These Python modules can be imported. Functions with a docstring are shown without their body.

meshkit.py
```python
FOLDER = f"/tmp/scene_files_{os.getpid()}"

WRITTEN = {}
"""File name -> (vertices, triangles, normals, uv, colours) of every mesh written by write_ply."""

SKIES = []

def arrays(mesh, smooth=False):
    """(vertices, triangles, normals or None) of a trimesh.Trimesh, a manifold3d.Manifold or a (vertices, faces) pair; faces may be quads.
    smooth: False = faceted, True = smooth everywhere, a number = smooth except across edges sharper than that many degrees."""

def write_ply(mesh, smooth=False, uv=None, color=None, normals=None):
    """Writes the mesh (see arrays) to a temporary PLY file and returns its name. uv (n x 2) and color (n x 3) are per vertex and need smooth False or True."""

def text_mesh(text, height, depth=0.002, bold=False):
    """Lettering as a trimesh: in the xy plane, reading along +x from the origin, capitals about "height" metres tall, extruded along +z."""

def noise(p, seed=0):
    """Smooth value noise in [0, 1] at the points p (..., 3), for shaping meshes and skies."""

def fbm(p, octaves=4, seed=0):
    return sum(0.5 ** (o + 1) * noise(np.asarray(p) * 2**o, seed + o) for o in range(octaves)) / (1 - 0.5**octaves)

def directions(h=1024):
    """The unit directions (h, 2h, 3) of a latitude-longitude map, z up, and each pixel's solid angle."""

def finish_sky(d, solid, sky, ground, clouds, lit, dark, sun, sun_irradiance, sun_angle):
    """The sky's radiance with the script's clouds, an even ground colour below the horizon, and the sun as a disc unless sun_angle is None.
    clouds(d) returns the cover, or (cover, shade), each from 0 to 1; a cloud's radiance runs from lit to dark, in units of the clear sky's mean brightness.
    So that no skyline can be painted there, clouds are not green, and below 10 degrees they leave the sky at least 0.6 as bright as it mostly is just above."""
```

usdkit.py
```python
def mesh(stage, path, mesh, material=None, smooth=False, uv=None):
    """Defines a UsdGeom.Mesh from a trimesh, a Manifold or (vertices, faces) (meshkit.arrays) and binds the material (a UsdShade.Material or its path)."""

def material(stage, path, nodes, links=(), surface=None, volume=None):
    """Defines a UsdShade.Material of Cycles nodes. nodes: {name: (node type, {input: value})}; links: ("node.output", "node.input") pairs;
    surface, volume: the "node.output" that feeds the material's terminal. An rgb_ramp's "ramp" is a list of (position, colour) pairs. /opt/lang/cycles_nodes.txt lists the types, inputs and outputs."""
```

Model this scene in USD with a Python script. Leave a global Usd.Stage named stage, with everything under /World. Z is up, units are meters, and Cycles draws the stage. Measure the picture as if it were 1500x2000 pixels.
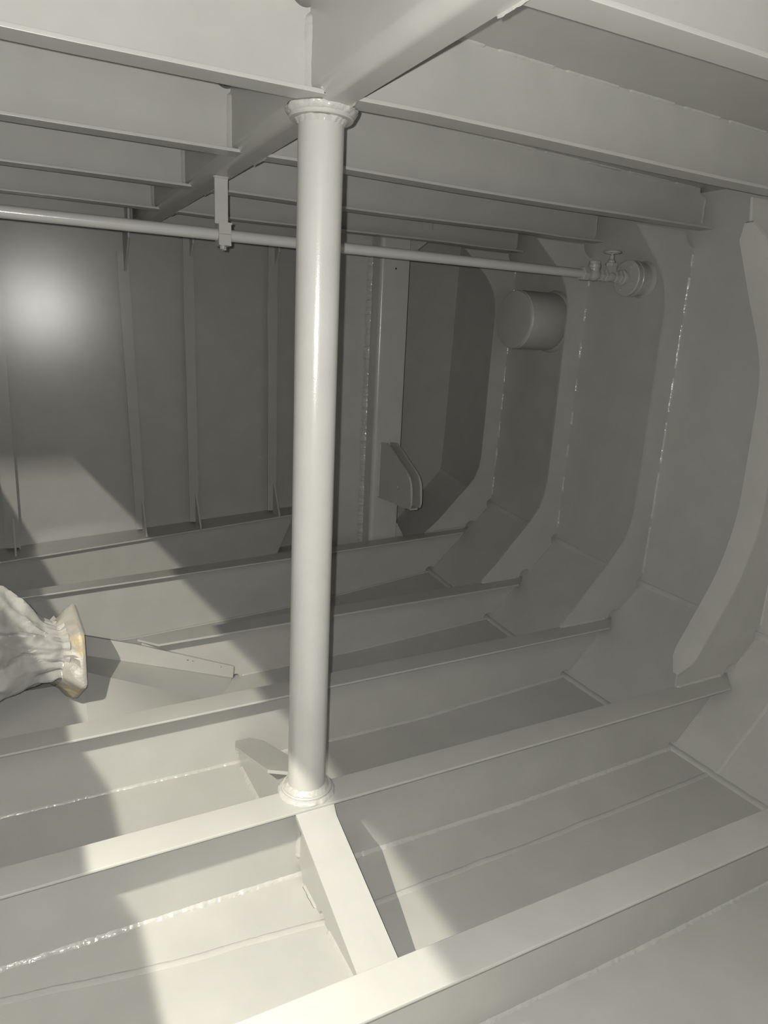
import math, random
import numpy as np, trimesh
from shapely.geometry import Polygon, Point, box as sbox
from shapely.ops import unary_union
import usdkit, meshkit
from pxr import Usd, UsdGeom, UsdLux, UsdShade, Gf, Sdf

random.seed(4)
RNG = np.random.default_rng(4)
stage = Usd.Stage.CreateInMemory()
UsdGeom.SetStageUpAxis(stage, UsdGeom.Tokens.z)
UsdGeom.SetStageMetersPerUnit(stage, 1.0)
UsdGeom.Xform.Define(stage, '/World')
stage.SetDefaultPrim(stage.GetPrimAtPath('/World'))
UsdGeom.Scope.Define(stage, '/World/Looks')
ZO = 0.23                                   # survey heights are taken from a floor flange; the scene stands on z = 0

# ---------------------------------------------------------------- camera, lights, exposure
CAM = np.array([-0.5671, -1.4096, 1.1021])
RIGHT, DOWN, FWD = [[0.888055, -0.457456, 0.045749], [-0.070899, -0.234593, -0.969505], [0.454238, 0.857730, -0.240764]]
EXPOSURE = 0.0
FLASH = 1.20e5
LAMP = 1.12e5
cam = UsdGeom.Camera.Define(stage, '/World/Camera')
m = np.eye(4); m[0, :3] = RIGHT; m[1, :3] = -np.array(DOWN); m[2, :3] = -np.array(FWD); m[3, :3] = CAM + [0, 0, ZO]
cam.AddTransformOp().Set(Gf.Matrix4d(*m.ravel().tolist()))
cam.CreateHorizontalApertureAttr(36.0); cam.CreateVerticalApertureAttr(48.0)
cam.CreateFocalLengthAttr(36.0 * 1390.0 / 1500.0)
cam.CreateClippingRangeAttr(Gf.Vec2f(0.02, 50.0))
cam.CreateExposureAttr(EXPOSURE)

# the phone's flash: a few millimetres wide, up and to the left of the lens
fp = CAM - 0.021 * np.array(RIGHT) - 0.013 * np.array(DOWN) + [0, 0, ZO]
fl = UsdLux.SphereLight.Define(stage, '/World/phone_flash')
fl.CreateRadiusAttr(0.0045); fl.CreateIntensityAttr(FLASH); fl.CreateColorAttr(Gf.Vec3f(1.0, 0.985, 0.94))
fl.AddTranslateOp().Set(Gf.Vec3d(*fp))
LP = np.array([-1.10, -0.85, 1.40])         # the work lamp's emitter, inside the trough built below


def lamp_light():
    n = np.array([0.42, 0.50, -0.75]); n /= np.linalg.norm(n)
    y = np.array([0, 1.0, 0]); y -= n * (y @ n); y /= np.linalg.norm(y); x = np.cross(y, -n)
    r = UsdLux.RectLight.Define(stage, '/World/work_lamp_light')
    r.CreateWidthAttr(0.003); r.CreateHeightAttr(0.05); r.CreateIntensityAttr(LAMP); r.CreateColorAttr(Gf.Vec3f(1.0, 0.955, 0.83))
    q = np.eye(4); q[0, :3] = x; q[1, :3] = y; q[2, :3] = -n; q[3, :3] = LP + [0, 0, ZO]
    r.AddTransformOp().Set(Gf.Matrix4d(*q.ravel().tolist()))


lamp_light()

# ---------------------------------------------------------------- materials


def paint(name, col, rough=0.34, bump=0.1, scale=260.0, spec=0.5, bevel=True, dist=0.0006):
    nodes = {
        'geo': ('geometry', {}),
        'n1': ('noise_texture', {'scale': scale, 'detail': 2.0}),
        'n2': ('noise_texture', {'scale': 9.0, 'detail': 3.0}),
        'ramp': ('rgb_ramp', {'ramp': [(0.3, tuple(c * 0.96 for c in col)), (0.7, tuple(min(1, c * 1.03) for c in col))]}),
        'b': ('bump', {'strength': bump, 'distance': dist}),
        'p': ('principled_bsdf', {'roughness': rough, 'specular_ior_level': spec}),
    }
    links = [('geo.position', 'n1.vector'), ('geo.position', 'n2.vector'), ('n2.fac', 'ramp.fac'), ('ramp.color', 'p.base_color'),
             ('n1.fac', 'b.height'), ('b.normal', 'p.normal')]
    return usdkit.material(stage, '/World/Looks/' + name, nodes, links, surface='p.BSDF')


COL = (0.40, 0.397, 0.375)
M = {
    'paint': paint('grey_paint', COL),
    'plate': paint('grey_paint_plate', COL, rough=0.36, bump=0.12),
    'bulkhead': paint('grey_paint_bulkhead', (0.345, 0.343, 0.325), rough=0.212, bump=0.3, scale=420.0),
    'pipe': paint('grey_paint_pipe', (0.43, 0.427, 0.406), rough=0.22, bump=0.3, scale=330.0),
    'weld': paint('grey_paint_weld', (0.40, 0.397, 0.375), rough=0.16, bump=0.5, scale=150.0, dist=0.0015),
    'valve': paint('grey_paint_valve', (0.39, 0.387, 0.365), rough=0.28, bump=0.2),
    'film': paint('plastic_film', (0.37, 0.366, 0.35), rough=0.22, bump=0.35, scale=38.0, spec=0.6, dist=0.006),
    'tape': None,
    'disc': paint('flange_primer', (0.42, 0.40, 0.34), rough=0.5, bump=0.3),
    'shade': paint('lamp_enamel', (0.72, 0.72, 0.70), rough=0.5, bump=0.1),
    'dark': paint('dark_hole', (0.03, 0.03, 0.03), rough=0.7, bump=0.1),
}
M['tape'] = usdkit.material(stage, '/World/Looks/yellowed_tape_over_film', {
    'tc': ('geometry', {}), 'n': ('noise_texture', {'scale': 11.0, 'detail': 3.0}), 'n2': ('noise_texture', {'scale': 55.0, 'detail': 3.0}),
    'r': ('rgb_ramp', {'ramp': [(0.0, (.26, .258, .24)), (.52, (.29, .28, .245)), (.60, (.36, .30, .18)), (1.0, (.36, .29, .155))]}),
    'b': ('bump', {'strength': .6, 'distance': .004}), 'p': ('principled_bsdf', {'roughness': .42})},
    [('tc.position', 'n.vector'), ('tc.position', 'n2.vector'), ('n.fac', 'r.fac'), ('r.color', 'p.base_color'), ('n2.fac', 'b.height'), ('b.normal', 'p.normal')], surface='p.BSDF')
used = {}
# ---------------------------------------------------------------- scene helpers


def numbered(parent, name):
    k = used.get((parent, name), 0)
    used[(parent, name)] = k + 1
    return name if k == 0 else f'{name}_{k:03d}'


BASE = {}


def thing(name, label, cat, base=(0, 0, 0), group=None):
    p = '/World/' + numbered('/World', name)
    x = UsdGeom.Xform.Define(stage, p)
    b = np.array(base, float) + [0, 0, ZO]
    x.AddTranslateOp().Set(Gf.Vec3d(*b))
    BASE[p] = b
    o = x.GetPrim()
    o.SetCustomDataByKey('label', label); o.SetCustomDataByKey('category', cat)
    if group:
        o.SetCustomDataByKey('group', group)
    return p


def struct(name, label=None):
    p = '/World/' + numbered('/World', name)
    UsdGeom.Xform.Define(stage, p); BASE[p] = np.array([0, 0, -0.0])
    o = stage.GetPrimAtPath(p); o.SetCustomDataByKey('kind', 'structure')
    if label:
        o.SetCustomDataByKey('label', label)
    return p


def put(parent, name, mesh, mat='paint', smooth=False, label=None, kind=None):
    """mesh in survey coordinates -> one Mesh prim below parent"""
    if isinstance(mesh, list):
        return [put(parent, name, m_, mat, smooth, label, kind) for m_ in mesh]
    root = '/'.join(parent.split('/')[:3])
    p = parent + '/' + numbered(parent, name)
    mm = mesh.copy(); mm.apply_translation(np.array([0, 0, ZO]) - BASE[root])
    usdkit.mesh(stage, p, mm, M[mat], smooth=smooth)
    o = stage.GetPrimAtPath(p)
    if label:
        o.SetCustomDataByKey('label', label)
    if kind:
        o.SetCustomDataByKey('kind', kind)
    return p


# ---------------------------------------------------------------- mesh helpers


def loft(rings, caps=True, closed=True):
    r = np.asarray(rings, float); n, k = r.shape[:2]
    v = r.reshape(-1, 3); f = []
    for i in range(n - 1):
        for j in range(k if closed else k - 1):
            a, b = i * k + j, i * k + (j + 1) % k
            f += [[a, b, b + k], [a, b + k, a + k]]
    if caps and closed:
        for i, flip in ((0, True), (n - 1, False)):
            c = len(v); v = np.vstack([v, r[i].mean(0)])
            for j in range(k):
                a, b = i * k + j, i * k + (j + 1) % k
                f.append([c, b, a] if flip else [c, a, b])
    m = trimesh.Trimesh(v, np.array(f), process=False)
    if caps and closed and m.volume < 0:
        m.invert()
    return m


def ext_xz(poly, y0, t):
    """polygon in x, z extruded from y0 to y0 + t"""
    out = []
    for g in getattr(poly, 'geoms', [poly]):
        e = trimesh.creation.extrude_polygon(g, abs(t), engine='earcut')
        v = e.vertices.copy()
        e = trimesh.Trimesh(np.c_[v[:, 0], v[:, 2] + min(y0, y0 + t), v[:, 1]], e.faces[:, ::-1], process=False)
        out.append(e)
    return trimesh.util.concatenate(out)


def ext_yz(poly, x0, t):
    e = trimesh.creation.extrude_polygon(poly, abs(t), engine='earcut')
    v = e.vertices
    return trimesh.Trimesh(np.c_[v[:, 2] + min(x0, x0 + t), v[:, 0], v[:, 1]], e.faces, process=False)


def rrect(w0, w1, h0, h1, r=0.002):
    """rounded rectangle outline (counter-clockwise) of 12 points"""
    pts = []
    for cx, cy, a in ((w1 - r, h1 - r, 0), (w0 + r, h1 - r, 90), (w0 + r, h0 + r, 180), (w1 - r, h0 + r, 270)):
        for d in (0, 45, 90):
            t = math.radians(a + d); pts.append((cx + r * math.cos(t), cy + r * math.sin(t)))
    return np.array(pts)


def bar_x(xs, zs, y0, y1, t, r=0.002, skew=0.0):
    """flat bar along x whose top is at zs(x), from y0 to y1, t thick downwards"""
    rings = []
    for x, z in zip(xs, zs):
        o = rrect(y0, y1, -t, 0, r)
        rings.append(np.c_[np.full(len(o), x), o[:, 0], o[:, 1] + z])
    rings[-1][:, 0] -= skew * (y1 - rings[-1][:, 1]) / (y1 - y0)      # end cut on the skew
    return loft(rings)


def bar(p, q, u, v, w, t, r=0.002):
    """bar from p to q; width w along u (centred), thickness t along v (from 0)"""
    p, q, u, v = (np.asarray(a, float) for a in (p, q, u, v))
    o = rrect(-w / 2, w / 2, 0, t, r)
    return loft([c + o[:, :1] * u + o[:, 1:] * v for c in (p, q)])


def box(x0, x1, y0, y1, z0, z1, r=0.0015):
    o = rrect(x0, x1, y0, y1, min(r, (x1 - x0) * .4, (y1 - y0) * .4))
    return loft([np.c_[o, np.full(len(o), z)] for z in (z0, z1)])


def poly_plate(pts, n, t):
    """a planar (or nearly planar) polygon thickened by t along -n"""
    pts = np.asarray(pts, float); n = np.asarray(n, float)
    return loft([pts - n * t, pts])


def lathe(profile, c, axis='z', seg=48, rough=0.0, seed=0, flip=False):
    """profile [(radius, height)] turned about an axis through c"""
    pr = np.asarray(profile, float); a = np.linspace(0, 2 * np.pi, seg, endpoint=False)
    rings = []
    for rad, h in pr:
        rr = np.full(seg, rad)
        if rough:
            rr = rr + rough * (meshkit.noise(np.c_[np.cos(a) * 9, np.sin(a) * 9, np.full(seg, h * 150)], seed) - .5) * 2
        x, y = np.cos(a) * rr, np.sin(a) * rr; z = np.full(seg, h)
        if rough:
            z = z + rough * (meshkit.noise(np.c_[np.cos(a) * 7 + 31, np.sin(a) * 7, np.full(seg, h * 90)], seed + 3) - .5)
        rings.append({'z': np.c_[x, y, z], 'x': np.c_[z, x, y], 'y': np.c_[x, z, y]}[axis] + np.asarray(c, float))
    return loft(rings)


def hexnut(c, axis, rad, length):
    return lathe([(rad * .9, 0), (rad, length * .12), (rad, length * .88), (rad * .9, length)], c, axis, seg=6)


def rod(p, q, r, seg=20, r2=None):
    p, q = np.asarray(p, float), np.asarray(q, float); d = (q - p) / np.linalg.norm(q - p)
    u = np.cross(d, [0, 0, 1] if abs(d[2]) < .9 else [1, 0, 0]); u /= np.linalg.norm(u); w = np.cross(d, u)
    a = np.linspace(0, 2 * np.pi, seg, endpoint=False)
    o = np.cos(a)[:, None] * u + np.sin(a)[:, None] * w
    return loft([p + o * r, q + o * (r if r2 is None else r2)])


def beads(pts, u, v, size=0.008, step=0.004, rip=0.35, seed=0, dashes=None):
    """weld beads in the corner along the polyline pts; u and v point out of the corner along the two plates"""
    pts = np.asarray(pts, float); u = np.asarray(u, float); v = np.asarray(v, float)
    seg = np.r_[0, np.cumsum(np.linalg.norm(np.diff(pts, axis=0), axis=1))]
    runs = [(0, seg[-1])]
    if dashes:
        on, off = dashes; runs = []; s0 = off * .3; q = 0
        while s0 < seg[-1] - .01:
            f = .75 + .5 * float(meshkit.noise([[q * 1.7, seed, 0]], 77)[0]); q += 1
            runs.append((s0, min(s0 + on * f, seg[-1]))); s0 += on * f + off
    out = []
    for a, b in runs:
        n = max(4, int((b - a) / step)); s = np.linspace(a, b, n)
        c = np.stack([np.interp(s, seg, pts[:, k]) for k in range(3)], 1)
        z = s * 0
        nz = meshkit.noise(np.c_[s * 170, z + seed * 7.1, z], seed); n2 = meshkit.noise(np.c_[s * 22, z + seed * 3.3, z], seed + 5); n3 = meshkit.noise(np.c_[s * 90, z + seed * 1.3, z + 5], seed + 9)
        h = size * (1 + rip * .7 * (nz - .5) + .28 * (n2 - .5) + rip * .6 * (n3 - .5))
        e = np.minimum(1, np.minimum(s - a, b - s) / (size * .8) + .15); h = h * e
        j = size * rip * .5
        rings = []
        for i in range(n):
            k = h[i]; d1, d2 = j * (nz[i] - .5), j * (n3[i] - .5)
            rings.append([c[i] - .2 * k * (u + v), c[i] + u * (k * 1.05 + d2) - .1 * k * v, c[i] + u * k * .8 + v * (k * .28 + d1), c[i] + (u + v) * k * .55, c[i] + v * k * .8 + u * (k * .28 - d1), c[i] + v * (k * 1.05 - d2) - .1 * k * u])
        out.append(loft(rings))
    return out


def bead(*a, **k):
    return beads(*a, **k)[0]


def grid_plate(P, off):
    """closed shell: grid P (n, m, 3) and its copy moved by off"""
    P = np.asarray(P, float); n, k = P.shape[:2]
    v = np.vstack([P.reshape(-1, 3), (P + np.asarray(off)).reshape(-1, 3)]); N = n * k; f = []
    for i in range(n - 1):
        for j in range(k - 1):
            a, b, c, d = i * k + j, i * k + j + 1, (i + 1) * k + j + 1, (i + 1) * k + j
            f += [[a, b, c], [a, c, d], [N + a, N + c, N + b], [N + a, N + d, N + c]]
    rim = [(0, j) for j in range(k)] + [(i, k - 1) for i in range(1, n)] + [(n - 1, j) for j in range(k - 2, -1, -1)] + [(i, 0) for i in range(n - 2, 0, -1)]
    ids = [i * k + j for i, j in rim]
    for a, b in zip(ids, ids[1:] + ids[:1]):
        f += [[a, N + a, N + b], [a, N + b, b]]
    m = trimesh.Trimesh(v, np.array(f), process=False)
    if m.volume < 0:
        m.invert()
    return m


# ---------------------------------------------------------------- the hull's shape (surveyed)
S = 0.528                                    # frame spacing
KN = 1.303                                   # x of the knuckle between bottom and bilge
KZ = {-4: -.190, -3: -.190, -2: -.190, -1: -.190, 0: -.190, 1: -.186, 2: -.173, 3: -.134, 4: -.076, 5: -.005}
BZ = {-4: .165, -3: .165, -2: .165, -1: .165, 0: .165, 1: .163, 2: .172, 3: .211, 4: .261, 5: .350}
FX = [-3.4, -0.2, 0.6, KN]
FZ = {k: [-.212, -.212, -.212, -.190] for k in (-4, -3, -2, -1, 0)}
FZ.update({1: [-.212, -.212, -.214, -.186], 2: [-.215, -.215, -.216, -.173], 3: [-.212, -.212, -.182, -.134], 4: [-.225, -.213, -.165, -.076], 5: [-.165, -.135, -.073, -.005]})
TOPZ = {0: (.030, .030), 1: (.026, .042), 2: (.018, .043), 3: (.010, .046), 4: (.056, .140), 5: (.050, .222)}   # flange tops at x = -.6 and 1.43
BX = 1.657
ZB, ZD = 1.516, 1.690                        # undersides of the deck beams and of the deck


def Y(k):
    return (k - 1) * S


def zfloor(x, k):
    if x <= KN:
        return float(np.interp(x, FX, FZ[k]))
    return float(np.interp(x, [KN, BX], [KZ[k], BZ[k]]))


def ztop(x, k):
    a, b = TOPZ[k]; return a + (b - a) * (x + .6) / 2.03


def zdeck(x):
    return ZD - .0235 * max(x, 0)


def xhull(z, k):
    return float(np.interp(z, [BZ[k], .7, 1.7], [BX, 1.672, 1.694]))


XL, XR, YN, YF = -3.4, 1.70, Y(-5.0), 2.24
ks = list(range(-4, 6))
ys = [YN] + [Y(k) for k in ks[1:]] + [2.45]
kk = [-4] + ks[1:] + [5]

# ---------------------------------------------------------------- setting
fl_ = struct('floor', 'grey painted bottom plating between the floor frames')
rows = []
for y, k in zip(ys, kk):
    rows.append([(x, y, zfloor(x, k)) for x in np.r_[XL, np.linspace(-.2, KN, 8)]])
put(fl_, 'bottom_plating', grid_plate(rows, (0, 0, -.012)), 'plate')
# butt weld across the plating between the two nearest frames
sx = np.linspace(-1.6, KN, 240)
rr = []
for i, x in enumerate(sx):
    w = .004 * (meshkit.noise([[x * 14, 0, 0]], 3)[0] - .5); hgt = .0014 + .0012 * meshkit.noise([[x * 60, 1, 0]], 4)[0]
    yc = float(np.interp(x, [-.7, -.35, 0, .5, 1.33], [-.075, -.135, -.165, -.153, -.152])) + w; zf = zfloor(x, 1) if x < KN else KZ[1]
    zf = float(np.interp(yc, [Y(0), Y(1)], [zfloor(x, 0), zfloor(x, 1)]))
    rr.append([(x, yc - .012, zf - .002), (x, yc + .011, zf - .002), (x, yc + .008, zf + hgt * 1.2), (x, yc + .002, zf + hgt * 1.3), (x, yc - .006, zf + hgt * .5)])
put(fl_, 'weld_seam', loft(rr), 'weld', smooth=50)
kb = []
for y, k in zip(ys, kk):
    kb.append((KN - .002, y, KZ[k] + .004))
tt = np.linspace(0, 1, 300)
pp = np.array(kb); seg = np.r_[0, np.cumsum(np.linalg.norm(np.diff(pp, axis=0), axis=1))]
kp = np.stack([np.interp(tt * seg[-1], seg, pp[:, i]) for i in range(3)], 1)
rr = []
for i, c in enumerate(kp):
    h = .004 + .002 * meshkit.noise([[i * .7, 0, 0]], 8)[0]
    rr.append([c + (-.012, 0, -.006), c + (-.008, 0, h * .3), c + (-.001, 0, h * .9), c + (.006, 0, h), c + (.012, 0, h * .9), c + (.01, 0, -.002)])
put(fl_, 'knuckle_weld', loft(rr), 'weld', smooth=50)

wr = struct('wall_right', 'grey painted side shell and sloping bilge plate of the hull')
rows = [[(x, y, np.interp(x, [KN, BX], [KZ[k], BZ[k]])) for x in (KN, 1.42, 1.54, BX)] for y, k in zip(ys, kk)]
put(wr, 'bilge_plate', grid_plate(rows, (.008, 0, -.010)), 'plate')
rows = [[(xhull(z, k), y, z) for z in (BZ[k], .7, 1.2, 1.71)] for y, k in zip(ys, kk)]
put(wr, 'side_plate', grid_plate(rows, (.012, 0, 0)), 'plate')
# knuckle weld between bilge plate and side, butt weld down the bilge plate
rr = []
for t in np.linspace(0, 1, 160):
    y = YN + t * (2.2 - YN); z = float(np.interp(y, ys, [BZ[k] for k in kk])); h = .004 + .002 * meshkit.noise([[t * 90, 0, 0]], 2)[0]
    rr.append([(BX - .004, y, z - .014), (BX + .004, y, z + .012), (BX - .001 - h * .5, y, z + .009), (BX - h, y, z), (BX - .007 - h * .4, y, z - .009)])
put(wr, 'knuckle_weld', loft(rr), 'weld', smooth=50)
rr = []
for t in np.linspace(0, 1, 80):
    x = KN + t * (BX - KN); z = float(np.interp(-.17, [Y(0), Y(1)], [zfloor(x, 0), zfloor(x, 1)])); h = .0012 + .001 * meshkit.noise([[t * 40, 0, 0]], 12)[0]; w = .004 * meshkit.noise([[t * 12, 5, 0]], 1)[0]
    rr.append([(x, -.182 + w, z - .004), (x + .003, -.160 + w, z - .004), (x - h * .8, -.163 + w, z + h), (x - h * .8, -.170 + w, z + h)])
put(wr, 'weld_seam', loft(rr), 'weld', smooth=50)

ce = struct('ceiling', 'grey painted deck plating above the beams')
put(ce, 'deck_plating', grid_plate([[(x, y, zdeck(x)) for x in (XL, 0, .9, 1.72)] for y in (YN, 2.45)], (0, 0, .012)), 'plate')
wl = struct('wall_left', 'grey painted longitudinal bulkhead')
put(wl, 'bulkhead_plate', box(XL - .012, XL, YN, 2.45, -.26, ZD), 'plate')
wf = struct('wall_front', 'grey painted bulkhead behind the viewer')
put(wf, 'bulkhead_plate', box(XL, 1.72, YN - .012, YN, -.26, ZD), 'plate')

# end bulkhead: the stiffened part on the left, the plain part by the hull on the right
BN = np.array([.041, .9990, .014]); BN /= np.linalg.norm(BN); BC = 2.212


def ybulk(x, z):
    return (BC - BN[0] * x - BN[2] * (z - .7)) / BN[1]


wb = struct('wall_back', 'grey painted end bulkhead of the compartment')
rows = [[(x, ybulk(x, z), z) for x in np.linspace(XL, .98, 5)] for z in (-.26, .5, 1.0, ZD)]
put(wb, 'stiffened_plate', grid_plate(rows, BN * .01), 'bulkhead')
hp = Polygon([(.93, zdeck(.93)), (.93, zfloor(.93, 5) - .01), (KN, KZ[5] - .01), (BX + .005, BZ[5] - .01), (1.695, zdeck(1.69))])
put(wb, 'side_plate', ext_xz(hp, 2.10, .012), 'plate')
put(wb, 'return_plate', box(.925, .935, 2.10, 2.25, -.15, zdeck(.93)), 'plate')
t = thing('casing', 'flat plain steel casing beside the round-edged post, partly behind the pillar', 'casing', (.85, 1.9, -.1))
put(t, 'body', box(.765, 1.095, 1.724, 2.096, -.12, zdeck(1.1) - .002, .004), 'paint')

# ---------------------------------------------------------------- deck beams
BG = 'deck beams under the deck plating'


def deck_beam(k, side, label, x0, x1):
    t = thing('deck_beam', label, 'beam', ((x0 + x1) / 2, Y(k), ZB), BG)
    yw = Y(k) - .042
    web = Polygon([(x0, ZB + .004), (x1, ZB + .004), (x1, zdeck(x1) + .002), (x0, zdeck(x0) + .002)])
    web = web.difference(Point(x1 - (.014 if side == 'L' else .002), zdeck(x1)).buffer(.026))           # mouse hole at the girder or the hull
    w_ = put(t, 'web', ext_xz(web, yw, .007), 'paint')
    xs = np.linspace(x0, x1 + (.014 if side == 'L' else .004), 9)
    wav = [(.0035 * math.sin(3.2 * x + k) if side == 'R' and x < 1.4 else .0015 * math.sin(6 * x + k)) if abs(x) > .1 else 0 for x in xs]
    put(t, 'flange', bar_x(xs, [ZB + .008 + w for w in wav], Y(k) - .092, yw + .007, .008, .0012), 'paint', smooth=35)
    w = beads([(x, yw, zdeck(x)) for x in (x0 + .01, x1 - .05)], (0, -1, 0), (0, 0, -1), .005, seed=k + 3, dashes=(.16, .03) if side == 'R' else None)
    if side == 'L':
        w += beads([(x1, yw, ZB + .012), (x1, yw, ZD - .03)], (0, -1, 0), (-1, 0, 0), .012, rip=.2, seed=k + 20)
        w += beads([(x1 + .013, Y(k) - .089, ZB + .004), (x1 + .013, yw - .02, ZB + .004)], (0, 0, 1), (-1, 0, 0), .006, seed=k + 25)
    else:
        w += beads([(x1, yw, ZB + .02), (x1, yw, zdeck(x1) - .028)], (0, -1, 0), (1, 0, 0), .008, seed=k + 30)
    for b in w:
        put(w_, 'weld_bead', b, 'weld', smooth=60)
    return t


GX0, GX1 = -.040, .032
LL = {0: 'wide deck beam left of the girder, foremost, above the top edge of the view',
      1: 'bright deck beam left of the girder ending at the top of the round pillar',
      2: 'deck beam left of the girder next behind the one at the pillar',
      3: 'deck beam left of the girder, third counted from the pillar',
      4: 'thin-looking deck beam left of the girder with a glint on its flange, just above the pipe',
      5: 'deck beam left of the girder against the end bulkhead, half hidden by the pipe'}
LR = {0: 'nearest deck beam right of the girder, crossing the top right corner',
      1: 'long deck beam running right from the head of the pillar',
      2: 'second deck beam right of the girder, counted away from the viewer from the pillar one',
      3: 'deck beam right of the girder, third counted from the pillar',
      4: 'deck beam right of the girder just above the pipe, with small triangular lug',
      5: 'short deck beam right of the girder before the end bulkhead, mostly hidden by the pillar'}
for k in range(0, 6):
    deck_beam(k, 'L', LL[k], XL, GX0 + .002)
    xe = {0: 1.66, 1: 1.66, 2: 1.656, 3: 1.652, 4: 1.650, 5: .755}[k]
    tb = deck_beam(k, 'R', LR[k], GX0 + .01 if k else GX0 + .01, xe)
    if k == 4:
        put(tb, 'lug', ext_xz(Polygon([(1.169, 1.606), (1.172, 1.570), (1.18, 1.570), (1.333, 1.608), (1.36, 1.655), (1.169, 1.655)]), Y(4) - .055, .007), 'paint')

# ---------------------------------------------------------------- deck girder: a bent plate, web on the left, flange to the right
g = thing('deck_girder', 'deep bent-plate girder running under the deck from the top edge to the end bulkhead', 'girder', (0, .5, ZB))
prof = []
R0 = .030
prof.append((GX0, ZD + .001)); prof.append((GX0, ZB - .004 + R0))
for d in range(0, 91, 10):
    a = math.radians(180 + d); prof.append((GX0 + R0 + R0 * math.cos(a), ZB - .004 + R0 + R0 * math.sin(a)))
prof += [(GX1 - .002, ZB - .004), (GX1, ZB - .002), (GX1, ZB + .003), (GX1 - .002, ZB + .004)]
for d in range(90, -1, -15):
    a = math.radians(180 + d); prof.append((GX0 + R0 + (R0 - .008) * math.cos(a), ZB - .004 + R0 + (R0 - .008) * math.sin(a)))
prof.append((GX0 + .008, ZD + .002))
P2 = Polygon(prof)
e = trimesh.creation.extrude_polygon(P2, 2.23 - YN, engine='earcut'); v = e.vertices
put(g, 'bent_plate', trimesh.Trimesh(np.c_[v[:, 0], v[:, 2] + YN, v[:, 1]], e.faces[:, ::-1], process=False), 'paint', smooth=30)
wl_ = []
for k in range(0, 6):
    wl_.append(bead([(GX1 - .001, Y(k) - .092, ZB - .001), (GX1 - .001, Y(k), ZB - .001)], (1, 0, 0), (0, 0, -1), .007, seed=40 + k))
    wl_.append(bead([(GX0 + .010, Y(k) - .094, ZB + .006), (GX0 + .006, Y(k) - .094, ZB + .012)], (0, -1, 0), (-1, 0, 0), .010, seed=50 + k))
put(g, 'weld_bead', wl_, 'weld', smooth=60)

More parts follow.
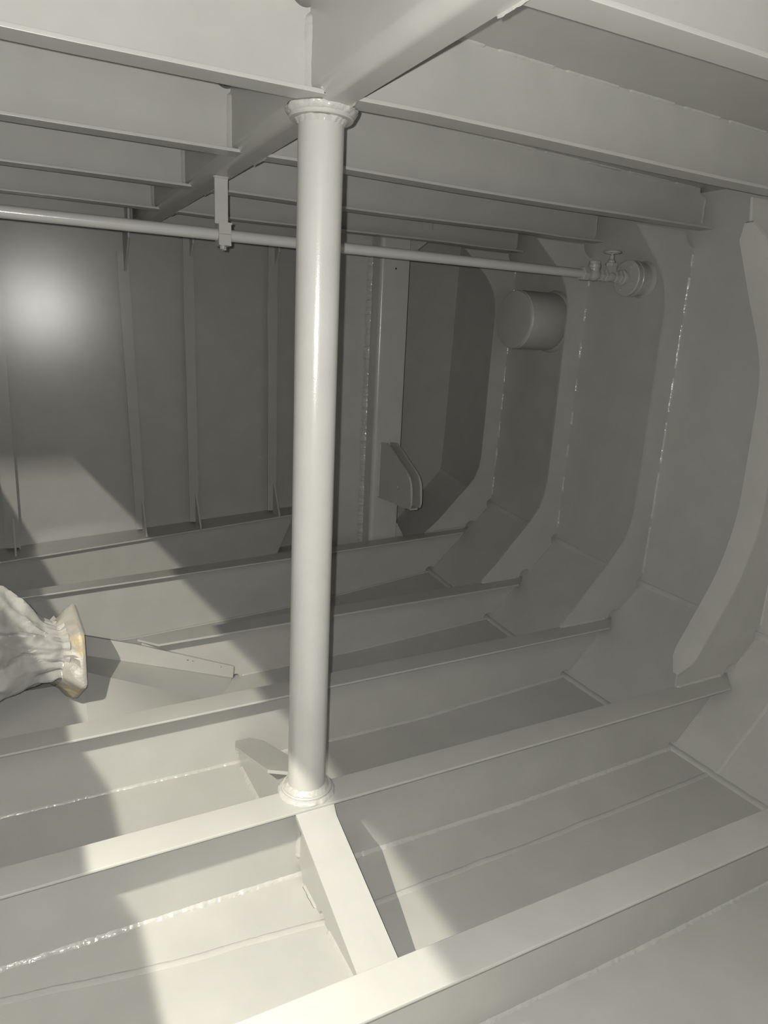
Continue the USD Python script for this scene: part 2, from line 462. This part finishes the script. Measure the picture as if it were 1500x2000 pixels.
# ---------------------------------------------------------------- floor frames
FG = 'floor frames standing on the bottom plating'
FL = {0: 'nearest floor frame, brightly lit flange crossing the bottom right corner',
      1: 'floor frame that carries the foot of the round pillar',
      2: 'floor frame next behind the foot of the pillar',
      3: 'floor frame that meets the white sloping strip beside the wrapped pipe',
      4: 'floor frame just in front of the padeye post',
      5: 'rearmost floor frame, its wide flange carrying the brackets of the bulkhead stiffeners'}
for k in range(0, 6):
    x0 = XL if k != 3 else -.215
    x1 = .755 if k == 5 else None
    t = thing('floor_frame', FL[k], 'floor frame', (.4, Y(k), -.21), FG)
    xs = list(np.linspace(x0, KN, 30))
    low = [(x, zfloor(x, k) - .004) for x in xs]
    if x1 is None:
        zt = ztop(1.5, k) - .008
        xb = float(np.interp(zt, [KZ[k], BZ[k]], [KN, BX]))
        poly = Polygon(low + [(xb + .004, zt), (x0, ztop(x0, k) - .008)])
        poly = poly.difference(Point(KN, KZ[k]).buffer(.027))
    else:
        low = [p for p in low if p[0] <= x1]
        poly = Polygon(low + [(x1, ztop(x1, k) - .008), (x0, ztop(x0, k) - .008)])
        xb = x1 + .01
    if k == 3:
        poly = poly.difference(Point(.125, -.205).buffer(.017)).difference(Polygon([(-.3, -.3), (-.3, .02), (.112, -.165), (.112, -.3)]))
    put(t, 'web', ext_xz(poly, Y(k), .008), 'paint')
    xe = xb + .006
    xa = np.linspace(x0, xe, 8)
    yb = Y(k) + .008 if k != 5 else None
    if k == 5:
        rings = []
        for x in xa:
            o = rrect(Y(5) - .075, ybulk(x, .1) - .001, -.008, 0, .002); rings.append(np.c_[np.full(len(o), x), o[:, 0], o[:, 1] + ztop(x, 5)])
        put(t, 'flange', loft(rings), 'paint', smooth=35)
    elif k == 3:
        o = [(-.23, Y(3) - .004), (-.17, Y(3) - .077), (xe - .085, Y(3) - .077), (xe, Y(3) + .008), (-.23, Y(3) + .008)]
        put(t, 'flange', loft([[(x, y, ztop(x, 3) - d) for x, y in o] for d in (.008, 0)]), 'paint')
    else:
        put(t, 'flange', bar_x(xa, [ztop(x, k) for x in xa], Y(k) - .077, yb, .008, .0025, .088), 'paint', smooth=35)
    b = [bead([(x, Y(k), zfloor(x, k)) for x in xs if x < (x1 or 9) and not (k == 3 and x < .14)], (0, -1, 0), (0, 0, 1), {0: .006, 1: .0075, 2: .0065}.get(k, .005), seed=60 + k, rip=.5)]
    if x1 is None:
        zz = np.linspace(KZ[k] + .03, ztop(1.5, k) - .02, 8)
        b += beads([(float(np.interp(z, [KZ[k], BZ[k]], [KN, BX])), Y(k), z) for z in zz], (0, -1, 0), (-.7, 0, -.7), .006, seed=70 + k, dashes=(.07, .02))
    put(t + '/web', 'weld_bead', b, 'weld', smooth=60)

# ---------------------------------------------------------------- side frames
SG = 'side frames on the hull side'
IN = {1: [(1.275, ZB - .001), (1.285, 1.455), (1.30, 1.44), (1.40, 1.25), (1.46, 1.15), (1.50, 1.06), (1.513, .97), (1.513, .62), (1.508, .57), (1.492, .50), (1.47, .43), (1.445, .37), (1.29, .115), (1.278, .085), (1.278, None)],
      2: [(1.395, ZB - .001), (1.405, 1.51), (1.51, 1.409), (1.545, 1.368), (1.565, 1.335), (1.580, 1.295), (1.587, 1.24), (1.582, 1.03), (1.577, .715), (1.571, .50), (1.562, .43), (1.540, .365), (1.495, .305), (1.45, .255), (1.324, .115), (1.255, .05), (1.250, None)]}
LS = {1: 'nearest side frame, with a wide face flat, at the right edge of the view',
      2: 'side frame between the gate valve and the nearest flanged frame',
      3: 'side frame between the capped stub pipe and the gate valve',
      4: 'farthest side frame, its curved edge in front of the end bulkhead'}
for k in (1, 2, 3, 4):
    src = IN[1] if k == 1 else IN[2]
    if k > 2:
        # the frame's foot follows the bottom as it rises
        d = {3: .012, 4: .10}[k]
        src = [(x + (-.012 if (z is not None and z > 1.45) else 0), z if z is None or z > .6 else z + d * (1 - z / .6)) for x, z in src]
        if k == 4:
            src = [(x + .012 * (z is not None and z < .3), z) for x, z in src]
    pts = [(x, (ztop(x, k) - .001) if z is None else z) for x, z in src]
    zt = ztop(1.5, k)
    xb = float(np.interp(zt, [KZ[k], BZ[k]], [KN, BX]))
    outer = [(xb, zt - .001), (BX + .003, BZ[k])] + [(xhull(z, k) + .003, z) for z in (.7, 1.2, ZB - .001)]
    poly = Polygon(pts + outer)
    if not poly.is_valid:
        poly = poly.buffer(0)
    poly = poly.difference(Point(BX, BZ[k]).buffer(.028)).difference(Point(xb + .006, zt).buffer(.034)).difference(Point(xhull(ZB, k) + .004, ZB).buffer(.055))
    t = thing('side_frame', LS[k], 'side frame', (1.6, Y(k), zt), SG)
    put(t, 'web', ext_xz(poly, Y(k), .008), 'paint')
    b = []
    hz = np.linspace(BZ[k] + .03, ZB - .07, 12)
    b += beads([(xhull(z, k), Y(k), z) for z in hz], (0, -1, 0), (-1, 0, 0), .006, seed=80 + k, rip=.6, dashes={1: None, 2: (.17, .03), 3: (.075, .085), 4: (.09, .05)}[k])
    zz = np.linspace(zt + .05, BZ[k] - .025, 5)
    b.append(bead([(float(np.interp(z, [KZ[k], BZ[k]], [KN, BX])), Y(k), z) for z in zz], (0, -1, 0), (-.7, 0, -.7), .006, seed=90 + k))
    b.append(bead([(pts[-1][0], Y(k), zt - .004 + (ztop(pts[-1][0], k) - ztop(1.5, k))), (xb - .04, Y(k), ztop(xb - .04, k) - .001)], (0, -1, 0), (0, 0, 1), .008, seed=95 + k))
    put(t + '/web', 'weld_bead', b, 'weld', smooth=60)
    if k == 1:
        c = np.array([p for p in pts[1:-1]]); s_ = np.r_[0, np.cumsum(np.linalg.norm(np.diff(c, axis=0), axis=1))]
        q = np.linspace(0, s_[-1], 60); cx, cz = np.interp(q, s_, c[:, 0]), np.interp(q, s_, c[:, 1])
        for _ in range(3):
            cx[1:-1] = (cx[:-2] + 2 * cx[1:-1] + cx[2:]) / 4; cz[1:-1] = (cz[:-2] + 2 * cz[1:-1] + cz[2:]) / 4
        tx, tz = np.gradient(cx), np.gradient(cz); L = np.hypot(tx, tz); nx, nz = tz / L, -tx / L
        if nx.mean() > 0:
            nx, nz = -nx, -nz
        rings = []
        for i in range(60):
            hw = min(.042, .012 + .6 * q[i], .010 + .55 * (s_[-1] - q[i]))
            a = np.array([cx[i], 0, cz[i]]); n = np.array([nx[i], 0, nz[i]])
            rings.append([a + n * .009 + (0, Y(1) + .004 - hw, 0), a + (0, Y(1) + .004 - hw, 0), a + (0, Y(1) + .004 + hw, 0), a + n * .009 + (0, Y(1) + .004 + hw, 0)])
        put(t, 'face_flat', loft(rings), 'paint', smooth=35)

# ---------------------------------------------------------------- the round pillar
t = thing('pillar', 'tall round white-grey steel pillar standing in the middle between floor frame and girder', 'pillar', (0, 0, .03))
zb, ztp = ztop(0, 1), ZB - .004
put(t, 'tube', lathe([(.0445, zb + .02), (.0445, .5), (.0445, 1.0), (.0445, ztp - .02)], (0, -.006, 0), 'z', 72), 'pipe', smooth=40)
put(t, 'base_plate', lathe([(.058, zb + .001), (.0605, zb + .003), (.0605, zb + .013), (.0585, zb + .015), (.04, zb + .015)], (0, -.006, 0), 'z', 72), 'paint', smooth=30)
put(t, 'base_weld', trimesh.util.concatenate([lathe([(.060, zb - .001), (.0685, zb + .0005), (.067, zb + .005), (.062, zb + .009), (.058, zb + .009)], (0, -.006, 0), 'z', 96, .0022, 5),
                                             lathe([(.044, zb + .013), (.0545, zb + .0145), (.052, zb + .018), (.048, zb + .022), (.045, zb + .025), (.043, zb + .024)], (0, -.006, 0), 'z', 96, .0018, 6)]), 'weld', smooth=60)
put(t, 'top_plate', lathe([(.040, ztp - .016), (.0605, ztp - .016), (.0625, ztp - .014), (.0625, ztp - .004), (.060, ztp - .003)], (0, -.006, 0), 'z', 72), 'paint', smooth=30)
put(t, 'top_weld', trimesh.util.concatenate([lathe([(.060, ztp - .009), (.0635, ztp - .010), (.068, ztp - .004), (.070, ztp + .001), (.068, ztp + .004), (.05, ztp + .004)], (0, -.006, 0), 'z', 96, .003, 7),
                                            lathe([(.043, ztp - .025), (.0455, ztp - .026), (.0475, ztp - .021), (.051, ztp - .0165), (.044, ztp - .015)], (0, -.006, 0), 'z', 96, .0022, 9)]), 'weld', smooth=60)

# ---------------------------------------------------------------- sloping girders at the pillar's foot
GG = 'sloping floor girders at the foot of the pillar'
t = thing('floor_girder', 'tapered floor girder sloping down towards the viewer from the pillar foot', 'girder', (-.01, -.25, -.21), GG)
pa, pb = (-.079, .021), (-.452, -.108)
web = Polygon([(Y(1) + .0, -.216), (Y(1), .008), (pa[0], pa[1] - .010), (pb[0], pb[1] - .010), (-.50, -.14), (-.515, -.216)]).difference(Point(-.155, -.21).buffer(.016)).difference(Point(.0, -.212).buffer(.03))
put(t, 'web', ext_yz(web, -.014, .009), 'paint')
put(t, 'flange', loft([[(xx, yy, zz - d) for xx, yy, zz in [(-.053, pa[0] + .004, pa[1] + .003), (-.053, pb[0] + .035, pb[1] + .012), (-.046, pb[0] + .006, pb[1] + .002), (-.034, pb[0] - .004, pb[1] - .001), (.012, pb[0] - .004, pb[1] - .001), (.030, pb[0] + .006, pb[1] + .002), (.037, pb[0] + .035, pb[1] + .012), (.037, pa[0] - .018, pa[1] - .004), (.043, pa[0] + .004, pa[1] + .003)]] for d in (.010, 0)]), 'paint')
put(t, 'weld_bead', [
    bead([(-.014, Y(1) - .04, -.212), (-.014, -.12, -.212)], (-1, 0, 0), (0, 0, 1), .006, seed=101), bead([(-.014, -.19, -.212), (-.014, -.47, -.2115)], (-1, 0, 0), (0, 0, 1), .008, seed=102),
    bead([(-.014, Y(1), -.165), (-.014, Y(1), .0)], (-1, 0, 0), (0, -1, 0), .009, rip=.2, seed=103)], 'weld', smooth=60)
t = thing('floor_girder', 'short floor girder with a hexagonal snipped flange behind the pillar foot', 'girder', (-.01, .27, -.21), GG)


def zh(y):
    return float(np.interp(y, [.05, .50], [.044, -.118]))


web = Polygon([(.008, -.216), (.008, .03), (.05, zh(.05) - .009), (.46, zh(.46) - .009), (Y(2), -.15), (Y(2), -.218)]).difference(Point(Y(2), -.215).buffer(.022))
put(t, 'web', ext_yz(web, -.014, .009), 'paint')
hx = [(-.020, .070), (-.054, .125), (-.054, .425), (-.034, .492), (.010, .492), (.032, .425), (.032, .125), (.006, .070)]
put(t, 'flange', loft([[(x, y, zh(y) - d) for x, y in hx] for d in (.010, 0)]), 'paint')
put(t, 'weld_bead', [bead([(-.014, .03, -.213), (-.014, Y(2) - .03, -.214)], (-1, 0, 0), (0, 0, 1), .009, seed=111), bead([(-.014, Y(2), -.185), (-.014, Y(2), -.14)], (-1, 0, 0), (0, -1, 0), .009, seed=112)], 'weld', smooth=60)

# ---------------------------------------------------------------- pipe, hanger, valve
PY, PZ = .750, 1.361
t = thing('overboard_pipe', 'long thin horizontal grey pipe running under the beams to the valve', 'pipe', (-.4, PY, PZ))
put(t, 'tube', lathe([(.0165, XL), (.0165, -.5), (.0165, .4), (.0165, 1.37)], (0, PY, PZ), 'x', 32), 'pipe', smooth=40)

t = thing('pipe_hanger', 'flat steel hanger with a bolted clamp holding the pipe under the girder', 'hanger', (0, .74, PZ))
put(t, 'strap', box(-.019, .019, .728, .736, 1.388, ZB - .003), 'paint')
put(t, 'weld_bead', [bead([(-.022, .728, ZB - .004), (.022, .728, ZB - .004)], (0, -1, 0), (0, 0, -1), .006, seed=120), bead([(-.019, .728, ZB - .004), (-.019, .737, ZB - .004)], (-1, 0, 0), (0, 0, -1), .006, seed=121)], 'weld', smooth=60)
c0 = .010
put(t, 'clamp_half', trimesh.util.concatenate([box(c0 - .018, c0 + .018, .727, .773, PZ + .001, PZ + .027), box(c0 - .018, c0 + .020, .724, .778, PZ + .027, PZ + .032)]), 'paint', label='upper half of the block clamp')
put(t, 'clamp_half', trimesh.util.concatenate([box(c0 - .018, c0 + .018, .727, .773, PZ - .026, PZ - .001), box(c0 - .018, c0 + .018, .726, .775, PZ - .030, PZ - .026)]), 'paint', label='lower half of the block clamp')
for yy, xx in ((.735, c0 - .006), (.765, c0 + .006)):
    put(t, 'bolt', hexnut((xx, yy, PZ - .040), 'z', .0075, .011), 'paint')

t = thing('gate_valve', 'small gate valve with handwheel and flange at the right end of the pipe', 'valve', (1.5, PY, PZ))
put(t, 'union_nut', trimesh.util.concatenate([hexnut((1.362, PY, PZ), 'x', .0265, .032), lathe([(.019, 1.392), (.019, 1.404)], (0, PY, PZ), 'x', 24)]), 'valve', smooth=30)
put(t, 'check_valve_body', trimesh.util.concatenate([
    lathe([(.010, 1.400), (.018, 1.404), (.022, 1.414), (.0235, 1.424), (.022, 1.436), (.018, 1.446), (.010, 1.450)], (0, PY, PZ), 'x', 32),
    lathe([(.021, PZ), (.021, PZ + .022), (.0235, PZ + .024), (.0235, PZ + .036), (.021, PZ + .038), (.021, PZ + .040)], (1.425, PY, 0), 'z', 32),
    hexnut((1.425, PY, PZ + .039), 'z', .0215, .010)]), 'valve', smooth=35)
put(t, 'nipple', trimesh.util.concatenate([rod((1.445, PY, PZ), (1.49, PY, PZ), .0135), hexnut((1.456, PY, PZ), 'x', .022, .012)]), 'valve', smooth=30)
put(t, 'valve_body', trimesh.util.concatenate([
    hexnut((1.476, PY, PZ), 'x', .0235, .014), hexnut((1.526, PY, PZ), 'x', .0235, .014),
    lathe([(.016, 1.488), (.019, 1.494), (.020, 1.508), (.019, 1.522), (.016, 1.528)], (0, PY, PZ), 'x', 32),
    box(1.490, 1.526, PY - .014, PY + .014, PZ, PZ + .040), hexnut((1.508, PY, PZ + .036), 'z', .0235, .013)]), 'valve', smooth=30)
put(t, 'bonnet', lathe([(.015, PZ + .048), (.015, PZ + .056), (.0105, PZ + .060), (.0085, PZ + .066), (.0085, PZ + .076), (.006, PZ + .078), (.005, PZ + .090)], (1.508, PY, 0), 'z', 24), 'valve', smooth=35)
wheel = [lathe([(.029 + .0048 * math.cos(a), .0048 * math.sin(a)) for a in np.linspace(0, 2 * np.pi, 13)], (1.508, PY, PZ + .088), 'z', 32)]
for a in np.linspace(0, 2 * np.pi, 5, endpoint=False):
    wheel.append(rod((1.508, PY, PZ + .083), (1.508 + .028 * math.cos(a), PY + .028 * math.sin(a), PZ + .088), .0032, 8))
wheel.append(lathe([(.010, PZ + .080), (.010, PZ + .092), (.006, PZ + .094)], (1.508, PY, 0), 'z', 16))
put(t, 'handwheel', trimesh.util.concatenate(wheel), 'valve', smooth=40)
put(t, 'union', trimesh.util.concatenate([rod((1.54, PY, PZ), (1.60, PY, PZ), .016), hexnut((1.548, PY, PZ), 'x', .027, .014), lathe([(.025, 1.562), (.030, 1.565), (.030, 1.574), (.025, 1.577)], (0, PY, PZ), 'x', 32), hexnut((1.58, PY, PZ), 'x', .026, .012)]), 'valve', smooth=30)
put(t, 'flange', lathe([(.02, 1.592), (.064, 1.592), (.068, 1.595), (.068, 1.612), (.066, 1.614), (.066, 1.617), (.068, 1.619), (.068, 1.634), (.066, 1.636), (.02, 1.636)], (0, PY, PZ), 'x', 48), 'valve', smooth=25)
for a in np.linspace(.5, .5 + 2 * np.pi, 4, endpoint=False):
    put(t, 'flange_bolt', hexnut((1.583, PY + .047 * math.cos(a), PZ + .047 * math.sin(a)), 'x', .0085, .010), 'valve')
put(t, 'hull_boss', lathe([(.060, 1.63), (.060, 1.668), (.064, 1.674), (.071, 1.684), (.05, 1.69)], (0, PY, PZ), 'x', 48, .001, 3), 'weld', smooth=40)

t = thing('capped_stub_pipe', 'short wide capped stub pipe projecting from the hull side behind the valve', 'pipe', (1.57, 1.262, 1.197))
put(t, 'tube', lathe([(.120, 1.462), (.128, 1.470), (.128, 1.55), (.128, 1.668)], (0, 1.262, 1.197), 'x', 72), 'paint', smooth=40)
put(t, 'end_cap', lathe([(.002, 1.4555), (.119, 1.4555), (.1245, 1.458), (.1255, 1.463), (.120, 1.467)], (0, 1.262, 1.197), 'x', 72), 'paint', smooth=30)
put(t, 'weld_bead', lathe([(.127, 1.660), (.130, 1.663), (.136, 1.671), (.139, 1.6785), (.12, 1.679)], (0, 1.262, 1.197), 'x', 96, .0015, 4), 'weld', smooth=60)

# ---------------------------------------------------------------- padeye post
t = thing('vertical_post', 'vertical steel post with a glinting rounded left edge, behind the pillar on the right', 'post', (1.16, 1.9, .06))
X0, X1, YP, YQ = .963, 1.113, 1.62, 1.72
pr = []
for cx, cy, a in ((X0 + .020, YP + .020, 180), (X1 - .006, YP + .006, 270)):
    for d in range(0, 91, 10):
        q = math.radians(a + d); r = .020 if cx < 1.03 else .006
        pr.append((cx + r * math.cos(q), cy + r * math.sin(q)))
pr += [(X1, YQ - .006), (X0, YQ - .006)]
put(t, 'body', loft([[(x, y, z) for x, y in pr] for z in (-.14, .5, 1.0, zdeck(1.1) - .002)]), 'pipe', smooth=30)
put(t, 'weld_bead', bead([(X0, YQ - .001, .02), (X0, YQ - .001, 1.5)], (-1, 0, 0), (0, -1, 0), .016, seed=130, rip=.6), 'weld', smooth=60)
put(t, 'gusset', ext_xz(Polygon([(X1 - .001, 1.44), (X1 + .012, 1.445), (X1 + .06, 1.50), (X1 + .10, 1.53), (X1 + .10, 1.65), (X1 - .001, 1.65)]), YP + .03, .008), 'paint', label='small gusset at the head of the post')
put(t, 'foot_gusset', ext_xz(Polygon([(X1 - .001, .19), (X1 + .008, .185), (X1 + .045, .12), (X1 + .045, -.12), (X1 - .001, -.12)]), YP + .01, .008), 'paint')
put(t, 'drain_hole', lathe([(.001, 1.6185), (.004, 1.6185), (.004, 1.63), (.001, 1.63)], (1.04, 0, 1.40), 'y', 16), 'dark', label='small dark hole near the head of the post')

t = thing('padeye', 'double-plate padeye with a small hole welded to the post', 'padeye', (1.03, 1.45, .46))
lp = Polygon([(1.622, .600), (1.560, .606), (1.502, .582), (1.421, .537), (1.36, .507), (1.328, .485), (1.312, .462), (1.304, .435), (1.300, .40), (1.299, .365), (1.308, .345), (1.355, .333), (1.461, .338), (1.622, .328)])
lp = lp.difference(Point(1.424, .422).buffer(.011))
put(t, 'plate', ext_yz(lp, 1.000, .010), 'paint')
put(t, 'plate', ext_yz(lp, 1.050, .010), 'paint')
put(t, 'spacer', [box(1.010, 1.050, 1.315, 1.35, .335, .343)], 'paint')
put(t, 'weld_bead', [bead([(1.000, 1.62, .33), (1.000, 1.62, .60)], (-1, 0, 0), (0, -1, 0), .008, seed=140), bead([(1.010, 1.62, .45), (1.010, 1.62, .60)], (1, 0, 0), (0, -1, 0), .007, seed=141), bead([(1.050, 1.62, .45), (1.050, 1.62, .60)], (-1, 0, 0), (0, -1, 0), .007, seed=142)], 'weld', smooth=60)

# ---------------------------------------------------------------- bulkhead stiffeners
LB = {0: 'vertical bulkhead stiffener at the left edge of the view',
      1: 'vertical bulkhead stiffener with a wedge bracket at its head, below the pipe',
      2: 'vertical bulkhead stiffener between the wedge-headed one and the pillar-side one',
      3: 'vertical bulkhead stiffener nearest to the pillar'}
XS = [(-.600, -.605), (-.075, -.035), (.215, .225), (.622, .632)]
for i, (xt, xbm) in enumerate(XS):
    t = thing('bulkhead_stiffener', LB[i], 'stiffener', (xbm, 2.18, .1), 'stiffeners of the end bulkhead')
    zlo = ztop(xbm, 5)
    zhi = 1.62 if i != 1 else 1.415

    def P_(z, dx, dy):
        x = xbm + (xt - xbm) * (z - .1) / 1.3 + dx
        return np.array([x, ybulk(x, z) - dy, z])
    hw = .024 if i else .030
    rings = [[P_(z, -hw, .062), P_(z, hw, .062), P_(z, hw, .055), P_(z, -hw, .055)] for z in (zlo + .012, .7, zhi)]
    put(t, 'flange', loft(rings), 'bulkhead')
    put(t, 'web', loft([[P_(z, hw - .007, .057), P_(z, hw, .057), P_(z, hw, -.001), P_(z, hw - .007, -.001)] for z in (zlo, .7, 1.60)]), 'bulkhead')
    a = P_(zlo, 0, .062)
    tri = [(a[1] + .004, zlo), (a[1] + .004, zlo + .155), (a[1] - .010, zlo + .155), (a[1] - .098, zlo + .012), (a[1] - .098, zlo)]
    put(t, 'bracket', ext_yz(Polygon(tri), a[0] + .004, .008), 'paint', label='triangular foot bracket')
    if i == 1:
        a = P_(1.5, 0, .062)
        put(t, 'head_bracket', ext_yz(Polygon([(a[1] + .004, ZB), (a[1] + .004, 1.335), (a[1] - .012, 1.328), (a[1] - .15, 1.46), (a[1] - .19, ZD - .02), (a[1] + .004, ZD - .02)]), a[0] + .006, .008), 'paint')
    elif i > 1:
        a = P_(1.5, 0, .062)
        put(t, 'head_bracket', ext_yz(Polygon([(a[1] + .004, ZB), (a[1] + .004, 1.42), (a[1] - .012, 1.415), (a[1] - .06, 1.47), (a[1] - .06, ZB)]), a[0] + .006, .008), 'paint')

# ---------------------------------------------------------------- sloping plating beside the wrapped pipe
t = thing('sloping_plating', 'raised sloping bottom plating and white-lit sloping strip beside the wrapped pipe', 'plating', (-.3, .9, -.21))


def zs(x):                                  # lower edge of the strip in the plane of floor frame 3
    return -.1565 - .36 * x


XE = -.425
strip = Polygon([(XE, zs(XE)), (.112, zs(.112)), (.116, -.150), (-.235, .0), (XE, .068)])
put(t, 'strip', ext_xz(strip, Y(3) - .012, .012), 'paint', label='long sloping strip, brightly lit')
YC = .905


def zc(x):
    return max(-.2135, -.198 - .46 * x)


xa, xb_ = np.linspace(XE, .034, 16), np.linspace(XE, .112, 16)
put(t, 'side_plate', grid_plate([[(u * (1 - q) + w * q, Y(3) * (1 - q) + YC * q - .004 * (1 - q), zs(u) * (1 - q) + zc(w) * q) for u, w in zip(xb_, xa)] for q in np.linspace(0, 1, 6)], (0, 0, -.01)), 'plate', smooth=30)
put(t, 'front_plate', grid_plate([[(x, YC * (1 - q) + (Y(2) + .008) * q, zc(x) * (1 - q) - .2145 * q) for x in xa] for q in np.linspace(0, 1, 8)], (0, 0, -.01)), 'plate', smooth=30)
xe_ = np.linspace(XL, XE, 10)
put(t, 'apron_plate', grid_plate([[(x, .870 * (1 - q) + (Y(2) + .008) * q, (-.0225 * (1 - q) - .2145 * q)) for x in xe_] for q in (0, .5, 1)], (0, 0, -.01)), 'plate')
put(t, 'apron_riser', box(XL, XE, .864, .872, -.2145, -.026), 'plate')
put(t, 'end_plate', ext_yz(Polygon([(Y(2) + .01, -.218), (YC, zc(XE) - .004), (Y(3) - .006, zs(XE) - .004), (Y(3) - .006, -.218)]), XE, .008), 'plate')
sm = [bead([(x, Y(3) - .0005, -.135 - .41 * (x - .05)) for x in np.linspace(-.13, .10, 12)], (0, -1, 0), (.35, 0, .93), .007, seed=150, rip=1.3)]
sm.append(bead([(.112, Y(3) - .012, -.212), (.105, .56, -.2145)], (-1, 0, 0), (0, 0, 1), .007, seed=152))
put(t, 'weld_bead', sm, 'weld', smooth=60)

# ---------------------------------------------------------------- pipe end wrapped in plastic film
t = thing('wrapped_pipe_end', 'flanged pipe end wrapped in crumpled silvery plastic film and yellowed tape', 'pipe', (-.6, .97, -.2))
ax = np.array([.955, .270, -.12]); ax /= np.linalg.norm(ax)
dc = np.array([-.4647, .8205, .1177])
up = np.array([0, 0, 1.0]) - ax * ax[2]; up /= np.linalg.norm(up); sd = np.cross(up, ax)
na, ns = 150, 80


def tri(q):
    return np.abs((q % 1.0) * 2 - 1)


rings = []
A = np.linspace(0, 2 * np.pi, na, endpoint=False)
for i in range(ns):
    s_ = i / (ns - 1)                       # 0 at the flange, 1 off to the left
    s_ = s_ ** 1.35
    c = dc - ax * (.030 + .80 * s_) + up * (.20 * s_ if s_ < .3 else .06 + .06 * (s_ - .3))
    base = float(np.interp(s_, [0, .02, .07, .25, 1], [.116, .102, .120, .200, .225]))
    pn = np.c_[np.cos(A) * 2.0, np.sin(A) * 2.0, np.full(na, s_ * 3.2)]
    w1, w2, w3 = (meshkit.noise(pn * k, q) for k, q in ((.9, 41), (1.7, 42), (3.4, 43)))
    f1 = tri(1.3 * w1 + .2 * s_ + A * 4 / (2 * np.pi)) * .055 * (.35 + w2)
    f2 = tri(2.2 * w2 + A * 9 / (2 * np.pi) - .6 * s_) * .026 * (.3 + w1)
    w4 = meshkit.noise(np.c_[np.cos(A) * 3.1 + 9, np.sin(A) * 3.1, np.full(na, s_ * 7.0)], 47)
    f3 = (w3 - .5) * .014 + tri(2.4 * w4 + A * 5 / (2 * np.pi) + 1.2 * s_) * .012 * w2 + tri(3.0 * w3 - A * 7 / (2 * np.pi)) * .0035
    pleat = tri(A * 21 / (2 * np.pi) + 1.2 * w1) * .012 * math.exp(-s_ * 14)
    jit = RNG.normal(0, .0006, na) * min(1, s_ * 8)
    r = base + (f1 + f2 + f3 - .055) * min(1, .22 + s_ * 5) + pleat + jit - .012
    rings.append(c + np.cos(A)[:, None] * sd * r[:, None] * 0.90 + np.sin(A)[:, None] * up * r[:, None])
put(t, 'plastic_film', loft(rings), 'film', smooth=20)
PA = np.radians([20, 90, 140, 205, 238, 268, 325]); PR = np.array([.131, .146, .123, .157, .149, .145, .131])


def outline(k, n):
    P = np.c_[np.cos(PA) * PR, np.sin(PA) * PR]; P = np.vstack([P, P[:1]]); L = np.r_[0, np.cumsum(np.linalg.norm(np.diff(P, axis=0), axis=1))]
    q = np.linspace(0, L[-1], n, endpoint=False)
    return np.stack([np.interp(q, L, P[:, 0]), np.interp(q, L, P[:, 1])], 1) * k


o = outline(1, 84)
put(t, 'flange_disc', loft([dc + o[:, :1] * sd + o[:, 1:] * up + ax * d for d in (-.002, .008)]), 'disc')
rim = []
for d, kk_ in ((-.046, .70), (-.034, .80), (-.022, .90), (-.008, .98), (-.003, 1.01), (.004, 1.015), (.0085, 1.0), (.0085, .95)):
    o = outline(kk_, 84); ang = np.arctan2(o[:, 1], o[:, 0])
    o = o * (1 + (.16 if d < -.005 else .025) * (meshkit.noise(np.c_[np.cos(ang) * 4, np.sin(ang) * 4, np.full(84, d * 40)], 33) - .5))[:, None]
    dd = d + (.012 * (meshkit.noise(np.c_[np.cos(ang) * 5, np.sin(ang) * 5, np.full(84, 3.0)], 35) - .5) if d < -.01 else np.zeros(84))
    rim.append(dc + dd[:, None] * ax + o[:, :1] * sd + o[:, 1:] * up)
put(t, 'masking_tape', loft(rim, caps=False), 'tape', smooth=25)
put(t, 'cradle', ext_yz(Polygon([(.60, -.165), (.78, -.07), (.76, -.0), (.62, -.0)]), -.86, .012), 'paint')

# ---------------------------------------------------------------- work lamp in a trough shade, hung under the deck outside the view
t = thing('work_lamp', 'white trough-shaped work lamp hung under the deck left of the viewer', 'lamp', tuple(LP))
h = .20
re, le = LP[0] + .83 * h, LP[0] + .44 * h
yf, yr = LP[1] + h / .315, LP[1] - .30
zl = LP[2] - h
tl, tr = LP[0] - .05, LP[0] + .05
put(t, 'shade', trimesh.util.concatenate([
    loft([[(re, y, zl), (re + .004, y, zl), (tr + .004, y, LP[2] + .03), (tr, y, LP[2] + .03)] for y in (yr, yf)]),
    loft([[(le, y, zl), (le - .004, y, zl), (tl - .004, y, LP[2] + .03), (tl, y, LP[2] + .03)] for y in (yr, yf)]),
    box(tl - .004, tr + .004, yr, yf, LP[2] + .03, LP[2] + .034),
    ext_xz(Polygon([(le - .004, zl), (re + .004, zl), (tr + .004, LP[2] + .034), (tl - .004, LP[2] + .034)]), yf, .004),
    ext_xz(Polygon([(le - .004, zl), (re + .004, zl), (tr + .004, LP[2] + .034), (tl - .004, LP[2] + .034)]), yr - .004, .004)]), 'shade')
for yy in (yr + .1, yf - .1):
    put(t, 'hanging_wire', rod((LP[0], yy, LP[2] + .034), (LP[0], yy, ZD), .003, 8), 'shade')
